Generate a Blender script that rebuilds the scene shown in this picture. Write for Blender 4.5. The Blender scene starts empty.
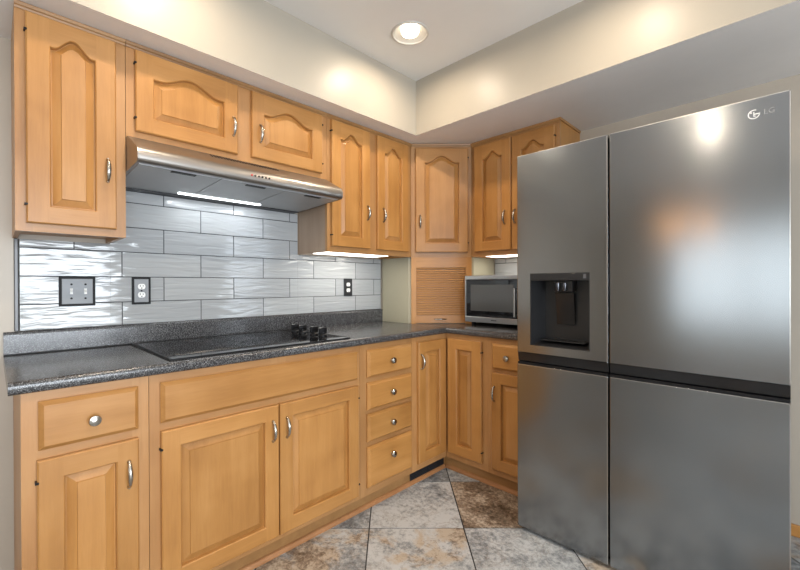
import bpy, bmesh, math, random
from mathutils import Vector, Matrix
R = math.radians
random.seed(7)
S = bpy.context.scene
COL = S.collection

# ------------------------------------------------------------------ camera
FPX, PPX, PPY = 400.56, 391.0, 285.89
cam_d = bpy.data.cameras.new('camera')
cam = bpy.data.objects.new('camera', cam_d); COL.objects.link(cam)
cam_d.sensor_fit = 'HORIZONTAL'; cam_d.sensor_width = 36.0
cam_d.lens = 36.0 * FPX / 800
cam_d.shift_x = (400 - PPX) / 800; cam_d.shift_y = (PPY - 285) / 800
cam_d.clip_start = 0.02
yaw, pit, rol = R(45.1586), R(-0.1948), R(-0.1882)
fwd = Vector((-math.sin(yaw), math.cos(yaw), 0)); rt = Vector((math.cos(yaw), math.sin(yaw), 0)); up = Vector((0, 0, 1))
fwd, up = fwd*math.cos(pit)+up*math.sin(pit), up*math.cos(pit)-fwd*math.sin(pit)
rt, up = rt*math.cos(rol)+up*math.sin(rol), up*math.cos(rol)-rt*math.sin(rol)
m = Matrix((rt, up, -fwd)).transposed().to_4x4(); m.translation = Vector((2.188, -2.6736, 1.1883))
cam.matrix_world = m
S.camera = cam

# ------------------------------------------------------------------ world, daylight, exposure
ROOM_X, ROOM_Y, ZC, ZS = 4.6, -6.0, 2.5184, 2.1635
W = bpy.data.worlds.new('world'); S.world = W; W.use_nodes = True
W.node_tree.nodes['Background'].inputs[0].default_value = (0.80, 0.90, 1.0, 1)
W.node_tree.nodes['Background'].inputs[1].default_value = 1.6
S.view_settings.view_transform = 'Standard'; S.view_settings.look = 'None'
S.view_settings.exposure = 0.0; S.view_settings.gamma = 1.0; S.view_settings.use_curve_mapping = False
# windows: (x or y range, z range)
WIN_REAR = (0.93, 2.60, 0.60, 1.92)       # in wall_rear, x0 x1 z0 z1
WIN_RIGHT = (-4.00, -1.40, 0.35, 2.10)    # in wall_right, y0 y1 z0 z1
def area_light(name, loc, rot, sx, sy, power, col, shape='RECTANGLE', spread=180):
    l = bpy.data.lights.new(name, 'AREA'); l.shape = shape; l.size = sx; l.size_y = sy
    l.energy = power; l.color = col; l.spread = R(spread)
    o = bpy.data.objects.new(name, l); COL.objects.link(o); o.location = loc; o.rotation_euler = rot
    return o
DAY = (0.86, 0.93, 1.0)
area_light('daylight_rear', ((WIN_REAR[0]+WIN_REAR[1])/2, ROOM_Y-0.22, (WIN_REAR[2]+WIN_REAR[3])/2), (R(90), 0, 0),
           WIN_REAR[1]-WIN_REAR[0], WIN_REAR[3]-WIN_REAR[2], 15, (0.94, 1.0, 0.97))
area_light('daylight_right', (ROOM_X+0.22, (WIN_RIGHT[0]+WIN_RIGHT[1])/2, (WIN_RIGHT[2]+WIN_RIGHT[3])/2), (0, R(90), 0),
           WIN_RIGHT[3]-WIN_RIGHT[2], WIN_RIGHT[1]-WIN_RIGHT[0], 185, DAY)
LAMP_W, LAMP_COL = 6.3, (1.0, 0.84, 0.65)
LAMPS = [(0.755, -1.10), (1.70, -1.10), (0.755, -2.20), (1.70, -2.20), (1.70, -3.30)]

# ------------------------------------------------------------------ node helpers / materials
def new_mat(name):
    mt = bpy.data.materials.new(name); mt.use_nodes = True
    nt = mt.node_tree; b = nt.nodes['Principled BSDF']
    return mt, nt, b
def node(nt, typ, **kw):
    n = nt.nodes.new(typ)
    for k, v in kw.items():
        if k.startswith('i_'): n.inputs[k[2:].replace('_', ' ')].default_value = v
        else: setattr(n, k, v)
    return n
def ramp(nt, stops):
    n = nt.nodes.new('ShaderNodeValToRGB'); e = n.color_ramp.elements
    while len(e) < len(stops): e.new(0.5)
    for k, (p, c) in enumerate(stops): e[k].position = p; e[k].color = (*c, 1) if len(c) == 3 else c
    return n
def mixc(nt, fac, a, b, mode='MIX'):
    n = nt.nodes.new('ShaderNodeMix'); n.data_type = 'RGBA'; n.blend_type = mode
    for sock, v in ((0, fac), (6, a), (7, b)):
        if isinstance(v, bpy.types.NodeSocket): nt.links.new(v, n.inputs[sock])
        elif sock == 0: n.inputs[0].default_value = v
        else: n.inputs[sock].default_value = (*v, 1)
    return n.outputs[2]
def math_(nt, op, a, b=0.0, c=None):
    n = nt.nodes.new('ShaderNodeMath'); n.operation = op
    for k, v in enumerate((a, b) if c is None else (a, b, c)):
        if isinstance(v, bpy.types.NodeSocket): nt.links.new(v, n.inputs[k])
        else: n.inputs[k].default_value = v
    return n.outputs[0]
def plain(name, col, rough=0.5, metal=0.0, spec=0.5, emit=None, es=0, coat=0.0):
    mt, nt, b = new_mat(name)
    b.inputs['Base Color'].default_value = (*col, 1); b.inputs['Roughness'].default_value = rough
    b.inputs['Metallic'].default_value = metal; b.inputs['Specular IOR Level'].default_value = spec
    b.inputs['Coat Weight'].default_value = coat
    if emit: b.inputs['Emission Color'].default_value = (*emit, 1); b.inputs['Emission Strength'].default_value = es
    # fine procedural unevenness of the gloss
    tc = node(nt, 'ShaderNodeTexCoord'); nz = node(nt, 'ShaderNodeTexNoise', i_Scale=14.0, i_Detail=3.0)
    nt.links.new(tc.outputs['Object'], nz.inputs['Vector'])
    r = math_(nt, 'MULTIPLY_ADD', nz.outputs['Fac'], rough*0.3, rough*0.85)
    nt.links.new(r, b.inputs['Roughness'])
    return mt
def wood(name, axis, c_dark, c_mid, c_light, rough=0.34):
    mt, nt, b = new_mat(name); L = nt.links.new
    tc = node(nt, 'ShaderNodeTexCoord'); oi = node(nt, 'ShaderNodeObjectInfo')
    add = node(nt, 'ShaderNodeVectorMath', operation='MULTIPLY_ADD')
    comb = node(nt, 'ShaderNodeCombineXYZ')
    for k in range(3): L(math_(nt, 'MULTIPLY', oi.outputs['Random'], 7.3+3.1*k), comb.inputs[k])
    L(tc.outputs['Object'], add.inputs[0]); add.inputs[1].default_value = (1, 1, 1); L(comb.outputs[0], add.inputs[2])
    mp = node(nt, 'ShaderNodeMapping'); L(add.outputs[0], mp.inputs['Vector'])
    sc = [22.0, 22.0, 22.0]; sc[axis] = 1.6
    mp.inputs['Scale'].default_value = sc
    n1 = node(nt, 'ShaderNodeTexNoise', i_Scale=1.0, i_Detail=5.0, i_Roughness=0.55, i_Distortion=0.4); L(mp.outputs[0], n1.inputs['Vector'])
    n2 = node(nt, 'ShaderNodeTexNoise', i_Scale=9.0, i_Detail=4.0, i_Roughness=0.6); L(mp.outputs[0], n2.inputs['Vector'])
    n3 = node(nt, 'ShaderNodeTexNoise', i_Scale=3.5, i_Detail=2.0, i_Distortion=0.6); L(add.outputs[0], n3.inputs['Vector'])
    f = math_(nt, 'ADD', math_(nt, 'MULTIPLY', n1.outputs['Fac'], 0.40), math_(nt, 'MULTIPLY', n2.outputs['Fac'], 0.16))
    f = math_(nt, 'ADD', f, math_(nt, 'MULTIPLY', n3.outputs['Fac'], 0.47))
    rp = ramp(nt, [(0.34, c_dark), (0.52, c_mid), (0.70, c_light)]); L(f, rp.inputs['Fac'])
    hv = node(nt, 'ShaderNodeHueSaturation'); L(rp.outputs['Color'], hv.inputs['Color'])
    L(math_(nt, 'MULTIPLY_ADD', oi.outputs['Random'], 0.16, 0.92), hv.inputs['Value'])
    # small darker knots and mineral streaks
    vo = node(nt, 'ShaderNodeTexNoise', i_Scale=2.2, i_Detail=1.0); L(mp.outputs[0], vo.inputs['Vector'])
    kn = ramp(nt, [(0.66, (0, 0, 0)), (0.80, (1, 1, 1))]); L(vo.outputs['Fac'], kn.inputs['Fac'])
    out = mixc(nt, math_(nt, 'MULTIPLY', kn.outputs['Color'], 0.35), hv.outputs['Color'], c_dark)
    L(out, b.inputs['Base Color'])
    L(math_(nt, 'MULTIPLY_ADD', n1.outputs['Fac'], 0.14, rough-0.06), b.inputs['Roughness'])
    b.inputs['Specular IOR Level'].default_value = 0.5
    bp = node(nt, 'ShaderNodeBump', i_Strength=0.06, i_Distance=0.002); L(n2.outputs['Fac'], bp.inputs['Height']); L(bp.outputs[0], b.inputs['Normal'])
    return mt
WD = ((0.34, 0.151, 0.040), (0.435, 0.206, 0.058), (0.515, 0.260, 0.083))
M = {}
M['wood_v'] = wood('maple_vertical', 2, *WD)
M['wood_h'] = wood('maple_horizontal', 0, *WD)
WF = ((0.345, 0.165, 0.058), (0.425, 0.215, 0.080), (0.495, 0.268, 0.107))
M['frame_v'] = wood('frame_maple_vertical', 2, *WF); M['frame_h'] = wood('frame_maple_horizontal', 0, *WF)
M['slat'] = wood('slat_wood', 0, (0.42, 0.19, 0.052), (0.44, 0.205, 0.058), (0.46, 0.222, 0.066))
M['hood_lit_side'] = wood('hood_lit_side_wood', 2, (0.30, 0.21, 0.145), (0.36, 0.26, 0.185), (0.42, 0.31, 0.22), 0.45)  # cool hood light on the cabinet side, put into the wood colour
M['wood_trim'] = wood('maple_trim', 0, (0.26, 0.13, 0.045), (0.34, 0.175, 0.062), (0.42, 0.23, 0.09), 0.4)
M['shoe'] = wood('shoe_wood', 0, (0.29, 0.13, 0.050), (0.37, 0.175, 0.072), (0.44, 0.22, 0.098), 0.4)
M['base_wood'] = wood('baseboard_wood', 0, (0.40, 0.17, 0.04), (0.50, 0.23, 0.06), (0.58, 0.28, 0.09), 0.35)
M['nickel'] = plain('satin_nickel', (0.47, 0.44, 0.39), 0.24, 1.0)
M['black'] = plain('black_plastic', (0.008, 0.008, 0.009), 0.4, spec=0.25)
M['black_gloss'] = plain('black_glossy_plastic', (0.010, 0.010, 0.011), 0.12)
M['frame_black'] = plain('matte_black_frame', (0.012, 0.012, 0.013), 0.55, spec=0.25)
M['red'] = plain('red_button', (0.5, 0.02, 0.02), 0.4)
M['glass_black'] = plain('black_ceramic_glass', (0.006, 0.006, 0.007), 0.035, spec=0.9)
M['white_plastic'] = plain('white_plastic', (0.82, 0.82, 0.80), 0.35)
M['steel_plate'] = plain('steel_plate', (0.24, 0.25, 0.26), 0.5, 0.35)
M['nozzle'] = plain('dark_chrome', (0.10, 0.10, 0.11), 0.25, 1.0)
M['charcoal'] = plain('charcoal_enamel', (0.02, 0.021, 0.024), 0.4)
M['fridge_case'] = plain('dark_grey_case', (0.05, 0.05, 0.053), 0.45)
M['cavity'] = plain('dispenser_charcoal', (0.013, 0.013, 0.014), 0.38)
M['cavity_dark'] = plain('dispenser_black', (0.014, 0.014, 0.015), 0.3)
M['bracket'] = plain('light_housing', (0.7, 0.7, 0.68), 0.5)
M['garage_side'] = plain('cream_panel', (0.34, 0.315, 0.23), 0.5)
M['led'] = plain('led_diffuser', (0.9, 0.9, 0.9), 0.5, emit=(1.0, 0.95, 0.86), es=5.0)
M['led_cool'] = plain('cool_led_diffuser', (0.9, 0.9, 0.9), 0.5, emit=(0.92, 0.97, 1.0), es=3.0)
M['bulb'] = plain('lamp_lens', (0.9, 0.9, 0.9), 0.5, emit=(1.0, 0.90, 0.76), es=5.0)
M['reflector'] = plain('lamp_reflector', (0.45, 0.42, 0.37), 0.4, 0.0)
M['trim_ring'] = plain('lamp_trim', (0.62, 0.58, 0.52), 0.4)
M['warm_bulb'] = plain('warm_bulb', (0.9, 0.6, 0.3), 0.4, emit=(1.0, 0.42, 0.10), es=14.0)
M['bronze'] = plain('bronze', (0.12, 0.08, 0.05), 0.4, 0.8)
M['window_frame'] = plain('white_frame', (0.75, 0.75, 0.73), 0.4)
M['emblem'] = plain('emblem_silver', (0.86, 0.86, 0.84), 0.3, 0.3)
M['emblem_faint'] = plain('emblem_text', (0.34, 0.34, 0.34), 0.3, 0.6)

def paint(name, col, rough, bump=0.04, scale=90.0, mott=0.06):
    mt, nt, b = new_mat(name); L = nt.links.new
    tc = node(nt, 'ShaderNodeTexCoord')
    n1 = node(nt, 'ShaderNodeTexNoise', i_Scale=scale, i_Detail=3.0); L(tc.outputs['Object'], n1.inputs['Vector'])
    n2 = node(nt, 'ShaderNodeTexNoise', i_Scale=2.2, i_Detail=4.0, i_Roughness=0.6); L(tc.outputs['Object'], n2.inputs['Vector'])
    c = mixc(nt, n2.outputs['Fac'], tuple(v*(1-mott) for v in col), tuple(min(1, v*(1+mott)) for v in col))
    L(c, b.inputs['Base Color']); b.inputs['Roughness'].default_value = rough
    bp = node(nt, 'ShaderNodeBump', i_Strength=bump, i_Distance=0.004); L(n1.outputs['Fac'], bp.inputs['Height']); L(bp.outputs[0], b.inputs['Normal'])
    return mt
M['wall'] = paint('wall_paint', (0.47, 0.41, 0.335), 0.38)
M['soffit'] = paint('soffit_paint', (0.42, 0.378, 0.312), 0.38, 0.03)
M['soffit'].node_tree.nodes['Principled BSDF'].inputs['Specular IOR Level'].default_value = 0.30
M['ceiling'] = paint('ceiling_paint', (0.80, 0.78, 0.75), 0.6)
M['soffit_under'] = paint('soffit_underside_paint', (0.80, 0.78, 0.76), 0.45, 0.05, mott=0.10)

def steel(name, col, rough, aniso, grain_axis, smudge=0.5):
    mt, nt, b = new_mat(name); L = nt.links.new
    tc = node(nt, 'ShaderNodeTexCoord'); mp = node(nt, 'ShaderNodeMapping'); L(tc.outputs['Object'], mp.inputs['Vector'])
    sc = [500.0, 500.0, 500.0]; sc[grain_axis] = 4.0; mp.inputs['Scale'].default_value = sc
    n1 = node(nt, 'ShaderNodeTexNoise', i_Scale=1.0, i_Detail=2.0); L(mp.outputs[0], n1.inputs['Vector'])
    n2 = node(nt, 'ShaderNodeTexNoise', i_Scale=2.3, i_Detail=5.0, i_Roughness=0.6, i_Distortion=0.5); L(tc.outputs['Object'], n2.inputs['Vector'])
    b.inputs['Metallic'].default_value = 1.0
    c = mixc(nt, n2.outputs['Fac'], tuple(v*0.93 for v in col), tuple(v*1.07 for v in col)); L(c, b.inputs['Base Color'])
    r = math_(nt, 'ADD', math_(nt, 'MULTIPLY', n2.outputs['Fac'], 0.10*smudge), rough-0.05*smudge)
    r = math_(nt, 'ADD', r, math_(nt, 'MULTIPLY', n1.outputs['Fac'], 0.0)); L(r, b.inputs['Roughness'])
    b.inputs['Anisotropic'].default_value = aniso
    if aniso:
        tg = node(nt, 'ShaderNodeTangent', direction_type='RADIAL', axis='Z'); L(tg.outputs[0], b.inputs['Tangent'])
        b.inputs['Anisotropic Rotation'].default_value = 0.25
    return mt
M['fridge_steel'] = steel('dark_stainless', (0.285, 0.298, 0.312), 0.18, 0.45, 0, 0.25)
M['fridge_edge'] = steel('bright_stainless_edge', (0.62, 0.61, 0.60), 0.25, 0.0, 0)
M['hood_steel'] = steel('hood_stainless', (0.35, 0.325, 0.30), 0.38, 0.0, 0)
M['hood_under'] = plain('hood_grey_paint', (0.42, 0.43, 0.44), 0.42, 0.3)
M['micro_steel'] = steel('microwave_stainless', (0.40, 0.40, 0.40), 0.30, 0.0, 0)

def counter_mat():
    mt, nt, b = new_mat('black_speckled_counter'); L = nt.links.new
    tc = node(nt, 'ShaderNodeTexCoord')
    v = node(nt, 'ShaderNodeTexNoise', i_Scale=210.0, i_Detail=2.0); L(tc.outputs['Object'], v.inputs['Vector'])
    v2 = node(nt, 'ShaderNodeTexNoise', i_Scale=360.0, i_Detail=1.0); L(tc.outputs['Object'], v2.inputs['Vector'])
    r1 = ramp(nt, [(0.48, (0.023, 0.023, 0.025)), (0.66, (0.13, 0.13, 0.135))]); L(v.outputs['Fac'], r1.inputs['Fac'])
    r2 = ramp(nt, [(0.62, (0, 0, 0)), (0.70, (1, 1, 1))]); L(v2.outputs['Fac'], r2.inputs['Fac'])
    L(mixc(nt, r2.outputs['Color'], r1.outputs['Color'], (0.32, 0.32, 0.32)), b.inputs['Base Color'])
    b.inputs['Roughness'].default_value = 0.22; b.inputs['Specular IOR Level'].default_value = 0.7
    return mt
M['counter'] = counter_mat()

def tile_mat():
    mt, nt, b = new_mat('wavy_grey_tile'); L = nt.links.new
    tc = node(nt, 'ShaderNodeTexCoord'); at = node(nt, 'ShaderNodeAttribute', attribute_name='tone')
    sep = node(nt, 'ShaderNodeSeparateColor'); L(at.outputs['Color'], sep.inputs[0])
    mp = node(nt, 'ShaderNodeMapping'); L(tc.outputs['Object'], mp.inputs['Vector'])
    mp.inputs['Scale'].default_value = (1.0, 5.0, 46.0)
    off = node(nt, 'ShaderNodeVectorMath', operation='ADD'); cb = node(nt, 'ShaderNodeCombineXYZ')
    L(math_(nt, 'MULTIPLY', sep.outputs[0], 31.0), cb.inputs[0]); L(math_(nt, 'MULTIPLY', sep.outputs[0], 17.0), cb.inputs[1])
    L(mp.outputs[0], off.inputs[0]); L(cb.outputs[0], off.inputs[1])
    n1 = node(nt, 'ShaderNodeTexNoise', i_Scale=1.0, i_Detail=1.0, i_Roughness=0.4, i_Distortion=0.7); L(off.outputs[0], n1.inputs['Vector'])
    bp = node(nt, 'ShaderNodeBump', i_Strength=0.7, i_Distance=0.0065); L(n1.outputs['Fac'], bp.inputs['Height'])
    L(bp.outputs[0], b.inputs['Normal'])
    c = mixc(nt, sep.outputs[1], (0.36, 0.375, 0.385), (0.42, 0.435, 0.44)); L(c, b.inputs['Base Color'])
    b.inputs['Roughness'].default_value = 0.07; b.inputs['Specular IOR Level'].default_value = 0.8
    return mt
M['tile'] = tile_mat()
M['grout'] = plain('dark_grout', (0.035, 0.037, 0.040), 0.8)
M['pencil'] = plain('pencil_trim', (0.09, 0.09, 0.095), 0.25)

def floor_mat():
    mt, nt, b = new_mat('slate_look_tile'); L = nt.links.new
    tc = node(nt, 'ShaderNodeTexCoord'); at = node(nt, 'ShaderNodeAttribute', attribute_name='tone')
    sep = node(nt, 'ShaderNodeSeparateColor'); L(at.outputs['Color'], sep.inputs[0])
    cb = node(nt, 'ShaderNodeCombineXYZ')
    for k in range(3): L(math_(nt, 'MULTIPLY', sep.outputs[2], 20.0+7*k), cb.inputs[k])
    off = node(nt, 'ShaderNodeVectorMath', operation='ADD'); L(tc.outputs['Object'], off.inputs[0]); L(cb.outputs[0], off.inputs[1])
    def nz(s, d, r, dist):
        n = node(nt, 'ShaderNodeTexNoise', i_Scale=s, i_Detail=d, i_Roughness=r, i_Distortion=dist); L(off.outputs[0], n.inputs['Vector']); return n.outputs['Fac']
    big, mid, fine, vein = nz(3.2, 10, 0.66, 0.4), nz(5.5, 12, 0.76, 0.25), nz(48, 6, 0.8, 0.2), nz(4.0, 9, 0.66, 1.6)
    g = math_(nt, 'ADD', math_(nt, 'MULTIPLY_ADD', mid, 1.30, -0.60), math_(nt, 'MULTIPLY', fine, 0.96))
    g = math_(nt, 'ADD', g, math_(nt, 'MULTIPLY_ADD', sep.outputs[1], 0.36, -0.20))
    grey = ramp(nt, [(0.30, (0.09, 0.10, 0.11)), (0.50, (0.27, 0.285, 0.295)), (0.68, (0.50, 0.515, 0.52))]); L(g, grey.inputs['Fac'])
    br = ramp(nt, [(0.32, (0.060, 0.042, 0.028)), (0.50, (0.215, 0.160, 0.115)), (0.66, (0.46, 0.39, 0.31))]); L(g, br.inputs['Fac'])
    bf = math_(nt, 'ADD', math_(nt, 'MULTIPLY', big, 1.0), math_(nt, 'MULTIPLY', mid, 0.25))
    bf = math_(nt, 'ADD', bf, math_(nt, 'MULTIPLY_ADD', sep.outputs[0], 0.8, -0.62))
    bm = ramp(nt, [(0.43, (0, 0, 0)), (0.50, (1, 1, 1))]); L(bf, bm.inputs['Fac'])
    c = mixc(nt, bm.outputs['Color'], grey.outputs['Color'], br.outputs['Color'])
    vr = ramp(nt, [(0.485, (0, 0, 0)), (0.50, (1, 1, 1)), (0.515, (0, 0, 0))]); L(vein, vr.inputs['Fac'])
    c = mixc(nt, math_(nt, 'MULTIPLY', vr.outputs['Color'], 0.45), c, (0.20, 0.15, 0.11))
    L(c, b.inputs['Base Color'])
    L(math_(nt, 'MULTIPLY_ADD', fine, 0.3, 0.28), b.inputs['Roughness'])
    bp = node(nt, 'ShaderNodeBump', i_Strength=0.25, i_Distance=0.004); L(g, bp.inputs['Height']); L(bp.outputs[0], b.inputs['Normal'])
    return mt
M['floor'] = floor_mat()

# ------------------------------------------------------------------ mesh helpers
class MB:
    """collects shapes; faces carry a material slot index"""
    def __init__(s): s.v = []; s.f = []; s.mi = []
    def add(s, vs, fs, mi=0):
        o = len(s.v); s.v += [tuple(v) for v in vs]
        for f in fs: s.f.append(tuple(i+o for i in f)); s.mi.append(mi)
    def box(s, x0, x1, y0, y1, z0, z1, bev=0.0, mi=0, seg=2):
        if bev <= 0:
            s.add([(x0,y0,z0),(x1,y0,z0),(x1,y1,z0),(x0,y1,z0),(x0,y0,z1),(x1,y0,z1),(x1,y1,z1),(x0,y1,z1)],
                  [(0,3,2,1),(4,5,6,7),(0,1,5,4),(1,2,6,5),(2,3,7,6),(3,0,4,7)], mi); return s
        bm = bmesh.new(); bmesh.ops.create_cube(bm, size=1)
        for v in bm.verts: v.co = Vector(((x0+x1)/2+v.co.x*(x1-x0), (y0+y1)/2+v.co.y*(y1-y0), (z0+z1)/2+v.co.z*(z1-z0)))
        bmesh.ops.bevel(bm, geom=bm.edges[:], offset=bev, segments=seg, affect='EDGES', profile=0.5)
        return s.bm(bm, mi)
    def bm(s, bm, mi=0):
        bm.verts.index_update(); s.add([v.co for v in bm.verts], [[v.index for v in f.verts] for f in bm.faces], mi); bm.free(); return s
    def prism(s, poly, axis, a, b, mi=0, bev=0.0):
        """poly: 2D points in the two other axes (cyclic order), extruded along axis from a to b"""
        def P(p, t):
            q = [0, 0, 0]; o = [k for k in range(3) if k != axis]; q[o[0]], q[o[1]], q[axis] = p[0], p[1], t; return q
        n = len(poly); bm = bmesh.new()
        A = [bm.verts.new(P(p, a)) for p in poly]; B = [bm.verts.new(P(p, b)) for p in poly]
        bm.faces.new(A); bm.faces.new(B[::-1])
        for i in range(n): bm.faces.new((A[i], B[i], B[(i+1) % n], A[(i+1) % n]))
        bmesh.ops.recalc_face_normals(bm, faces=bm.faces[:])
        if bev: bmesh.ops.bevel(bm, geom=bm.edges[:], offset=bev, segments=2, affect='EDGES', profile=0.5)
        return s.bm(bm, mi)
    def tube(s, pts, rad, n=10, mi=0, flat=(1, 1)):
        pts = [Vector(p) for p in pts]; rs = rad if isinstance(rad, (list, tuple)) else [rad]*len(pts)
        vs = []; fs = []; prev = None
        for i, p in enumerate(pts):
            t = (pts[min(i+1, len(pts)-1)]-pts[max(i-1, 0)]).normalized()
            if prev is None:
                ref = Vector((0, 0, 1)) if abs(t.z) < 0.9 else Vector((1, 0, 0)); nx = t.cross(ref).normalized()
            else: nx = (prev-t*prev.dot(t)).normalized()
            prev = nx; ny = t.cross(nx)
            for k in range(n):
                a = 2*math.pi*k/n; vs.append(p+nx*math.cos(a)*rs[i]*flat[0]+ny*math.sin(a)*rs[i]*flat[1])
        for i in range(len(pts)-1):
            for k in range(n): fs.append((i*n+k, i*n+(k+1) % n, (i+1)*n+(k+1) % n, (i+1)*n+k))
        fs.append(tuple(range(n))[::-1]); fs.append(tuple(range((len(pts)-1)*n, len(pts)*n)))
        s.add(vs, fs, mi); return s
    def lathe(s, prof, c, axis=2, n=24, mi=0, sign=1, cap0=False, cap1=False):
        """prof: (radius, height along axis) list"""
        vs = []; fs = []; o = [k for k in range(3) if k != axis]
        for r, h in prof:
            for k in range(n):
                a = 2*math.pi*k/n; q = [c[0], c[1], c[2]]; q[o[0]] += r*math.cos(a); q[o[1]] += r*math.sin(a); q[axis] += sign*h; vs.append(q)
        for i in range(len(prof)-1):
            for k in range(n): fs.append((i*n+k, i*n+(k+1) % n, (i+1)*n+(k+1) % n, (i+1)*n+k))
        if cap0: fs.append(tuple(range(n)))
        if cap1: fs.append(tuple(range((len(prof)-1)*n, len(prof)*n)))
        s.add(vs, fs, mi); return s
    def build(s, name, mats, parent=None, world=False, smooth=False, recalc=True, label=None, loc=None):
        """world=True: vertices are in world coordinates and are moved into the parent's (or loc's) frame"""
        me = bpy.data.meshes.new(name)
        vs = s.v
        if world and parent is not None:
            inv = root_of(parent).matrix_basis.inverted(); vs = [inv @ Vector(v) for v in vs]
        if loc is not None: vs = [Vector(v)-Vector(loc) for v in vs]
        me.from_pydata([tuple(v) for v in vs], [], s.f)
        for mt in (mats if isinstance(mats, (list, tuple)) else [mats]): me.materials.append(mt)
        me.polygons.foreach_set('material_index', s.mi)
        bm = bmesh.new(); bm.from_mesh(me)
        if recalc: bmesh.ops.recalc_face_normals(bm, faces=bm.faces[:])
        if smooth:
            for f in bm.faces: f.smooth = True
            for e in bm.edges:
                if len(e.link_faces) == 2 and e.calc_face_angle(0) > R(38): e.smooth = False
        bm.to_mesh(me); bm.free(); me.update()
        o = bpy.data.objects.new(name, me); COL.objects.link(o)
        if parent is not None: o.parent = parent
        if loc is not None: o.location = loc
        if label: o['label'] = label
        return o
def root_of(o):
    while o.parent: o = o.parent
    return o
def tag(o, label, cat, group=None):
    o['label'] = label; o['category'] = cat
    if group: o['group'] = group
    return o
def thing(name, label, cat, loc=(0, 0, 0), rotz=0.0, group=None):
    o = bpy.data.objects.new(name, None); COL.objects.link(o); o.empty_display_size = 0.05
    o.location = loc; o.rotation_euler = (0, 0, rotz)
    o.matrix_basis = Matrix.Translation(Vector(loc)) @ Matrix.Rotation(rotz, 4, 'Z')
    return tag(o, label, cat, group)
def struct(name, mb, mat, **kw):
    o = mb.build(name, mat, **kw); o['kind'] = 'structure'; return o

# ------------------------------------------------------------------ the room shell
TH = 0.15
def clip_rect(poly, x0, x1, y0, y1):
    def cl(P, inside, inter):
        out = []
        for i in range(len(P)):
            a, b = P[i-1], P[i]
            if inside(b):
                if not inside(a): out.append(inter(a, b))
                out.append(b)
            elif inside(a): out.append(inter(a, b))
        return out
    def ix(v): return lambda a, b: (v, a[1]+(b[1]-a[1])*(v-a[0])/(b[0]-a[0]))
    def iy(v): return lambda a, b: (a[0]+(b[0]-a[0])*(v-a[1])/(b[1]-a[1]), v)
    for ins, it in ((lambda p: p[0] >= x0, ix(x0)), (lambda p: p[0] <= x1, ix(x1)), (lambda p: p[1] >= y0, iy(y0)), (lambda p: p[1] <= y1, iy(y1))):
        poly = cl(poly, ins, it)
        if not poly: return []
    return poly
def make_floor():
    mb = MB(); tones = []
    mb.box(0, ROOM_X, ROOM_Y, 0, -0.10, -0.0018, mi=1)
    tones += [(0, 0, 0)]*len(mb.f)
    P = 0.6515; G = 0.0044
    pick = {  # (a, b) -> brown, lightness ; a: x+y band, b: x-y band
        (-1, 0): (0.16, 0.82), (0, 0): (0.98, 0.47), (-2, 0): (0.10, 0.52), (-1, 1): (0.50, 0.80), (0, 1): (0.08, 0.72),
        (-2, 1): (0.54, 0.66), (1, 1): (0.55, 0.8), (3, 1): (0.62, 0.85), (3, 2): (0.6, 0.8), (0, 2): (0.4, 0.6), (0, -1): (0.5, 0.5), (-1, -1): (0.3, 0.3)}
    rnd = random.Random(3)
    for a in range(-12, 10):
        for b in range(-4, 18):
            s0, s1 = 0.003+P*a+G, 0.003+P*(a+1)-G; d0, d1 = 1.452+P*b+G, 1.452+P*(b+1)-G
            poly = [((s+d)/2, (s-d)/2) for s, d in ((s0, d0), (s1, d0), (s1, d1), (s0, d1))]
            poly = clip_rect(poly, 0.001, ROOM_X-0.001, ROOM_Y+0.001, -0.001)
            t = pick.get((a, b), (rnd.random()*0.8, 0.35+rnd.random()*0.4)); t = (t[0], t[1], rnd.random())
            if len(poly) < 3: continue
            n0 = len(mb.f); mb.prism(poly, 2, -0.0018, 0.0); tones += [t]*(len(mb.f)-n0)
    o = mb.build('floor', [M['floor'], M['grout']], recalc=False); o['kind'] = 'structure'
    ca = o.data.color_attributes.new('tone', 'FLOAT_COLOR', 'CORNER')
    for p in o.data.polygons:
        for li in p.loop_indices: ca.data[li].color = (*tones[p.index], 1)
make_floor()

def plate_with_holes(mb, x0, x1, y0, y1, z, holes, r, n=32):
    xs = sorted({x0, x1, *[h[0]-0.13 for h in holes], *[h[0]+0.13 for h in holes]})
    ys = sorted({y0, y1, *[h[1]-0.13 for h in holes], *[h[1]+0.13 for h in holes]})
    for i in range(len(xs)-1):
        for j in range(len(ys)-1):
            cx, cy = (xs[i]+xs[i+1])/2, (ys[j]+ys[j+1])/2
            h = [h for h in holes if abs(h[0]-cx) < 0.05 and abs(h[1]-cy) < 0.05 and xs[i+1]-xs[i] < 0.27 and ys[j+1]-ys[j] < 0.27]
            if not h: mb.add([(xs[i], ys[j], z), (xs[i], ys[j+1], z), (xs[i+1], ys[j+1], z), (xs[i+1], ys[j], z)], [(0, 1, 2, 3)]); continue
            vs = []
            for k in range(n):
                a = 2*math.pi*k/n; c, s_ = math.cos(a), math.sin(a); q = 0.13/max(abs(c), abs(s_))
                vs += [(cx+r*c, cy+r*s_, z), (cx+q*c, cy+q*s_, z)]
            mb.add(vs, [(2*k, 2*k+1, 2*((k+1) % n)+1, 2*((k+1) % n)) for k in range(n)])
mb = MB(); plate_with_holes(mb, 0, ROOM_X, ROOM_Y, 0, ZC, LAMPS, 0.088)
mb.box(-TH, ROOM_X+TH, ROOM_Y-TH, TH, ZC+0.16, ZC+0.20)
ce = struct('ceiling', mb, M['ceiling'], recalc=False)

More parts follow.
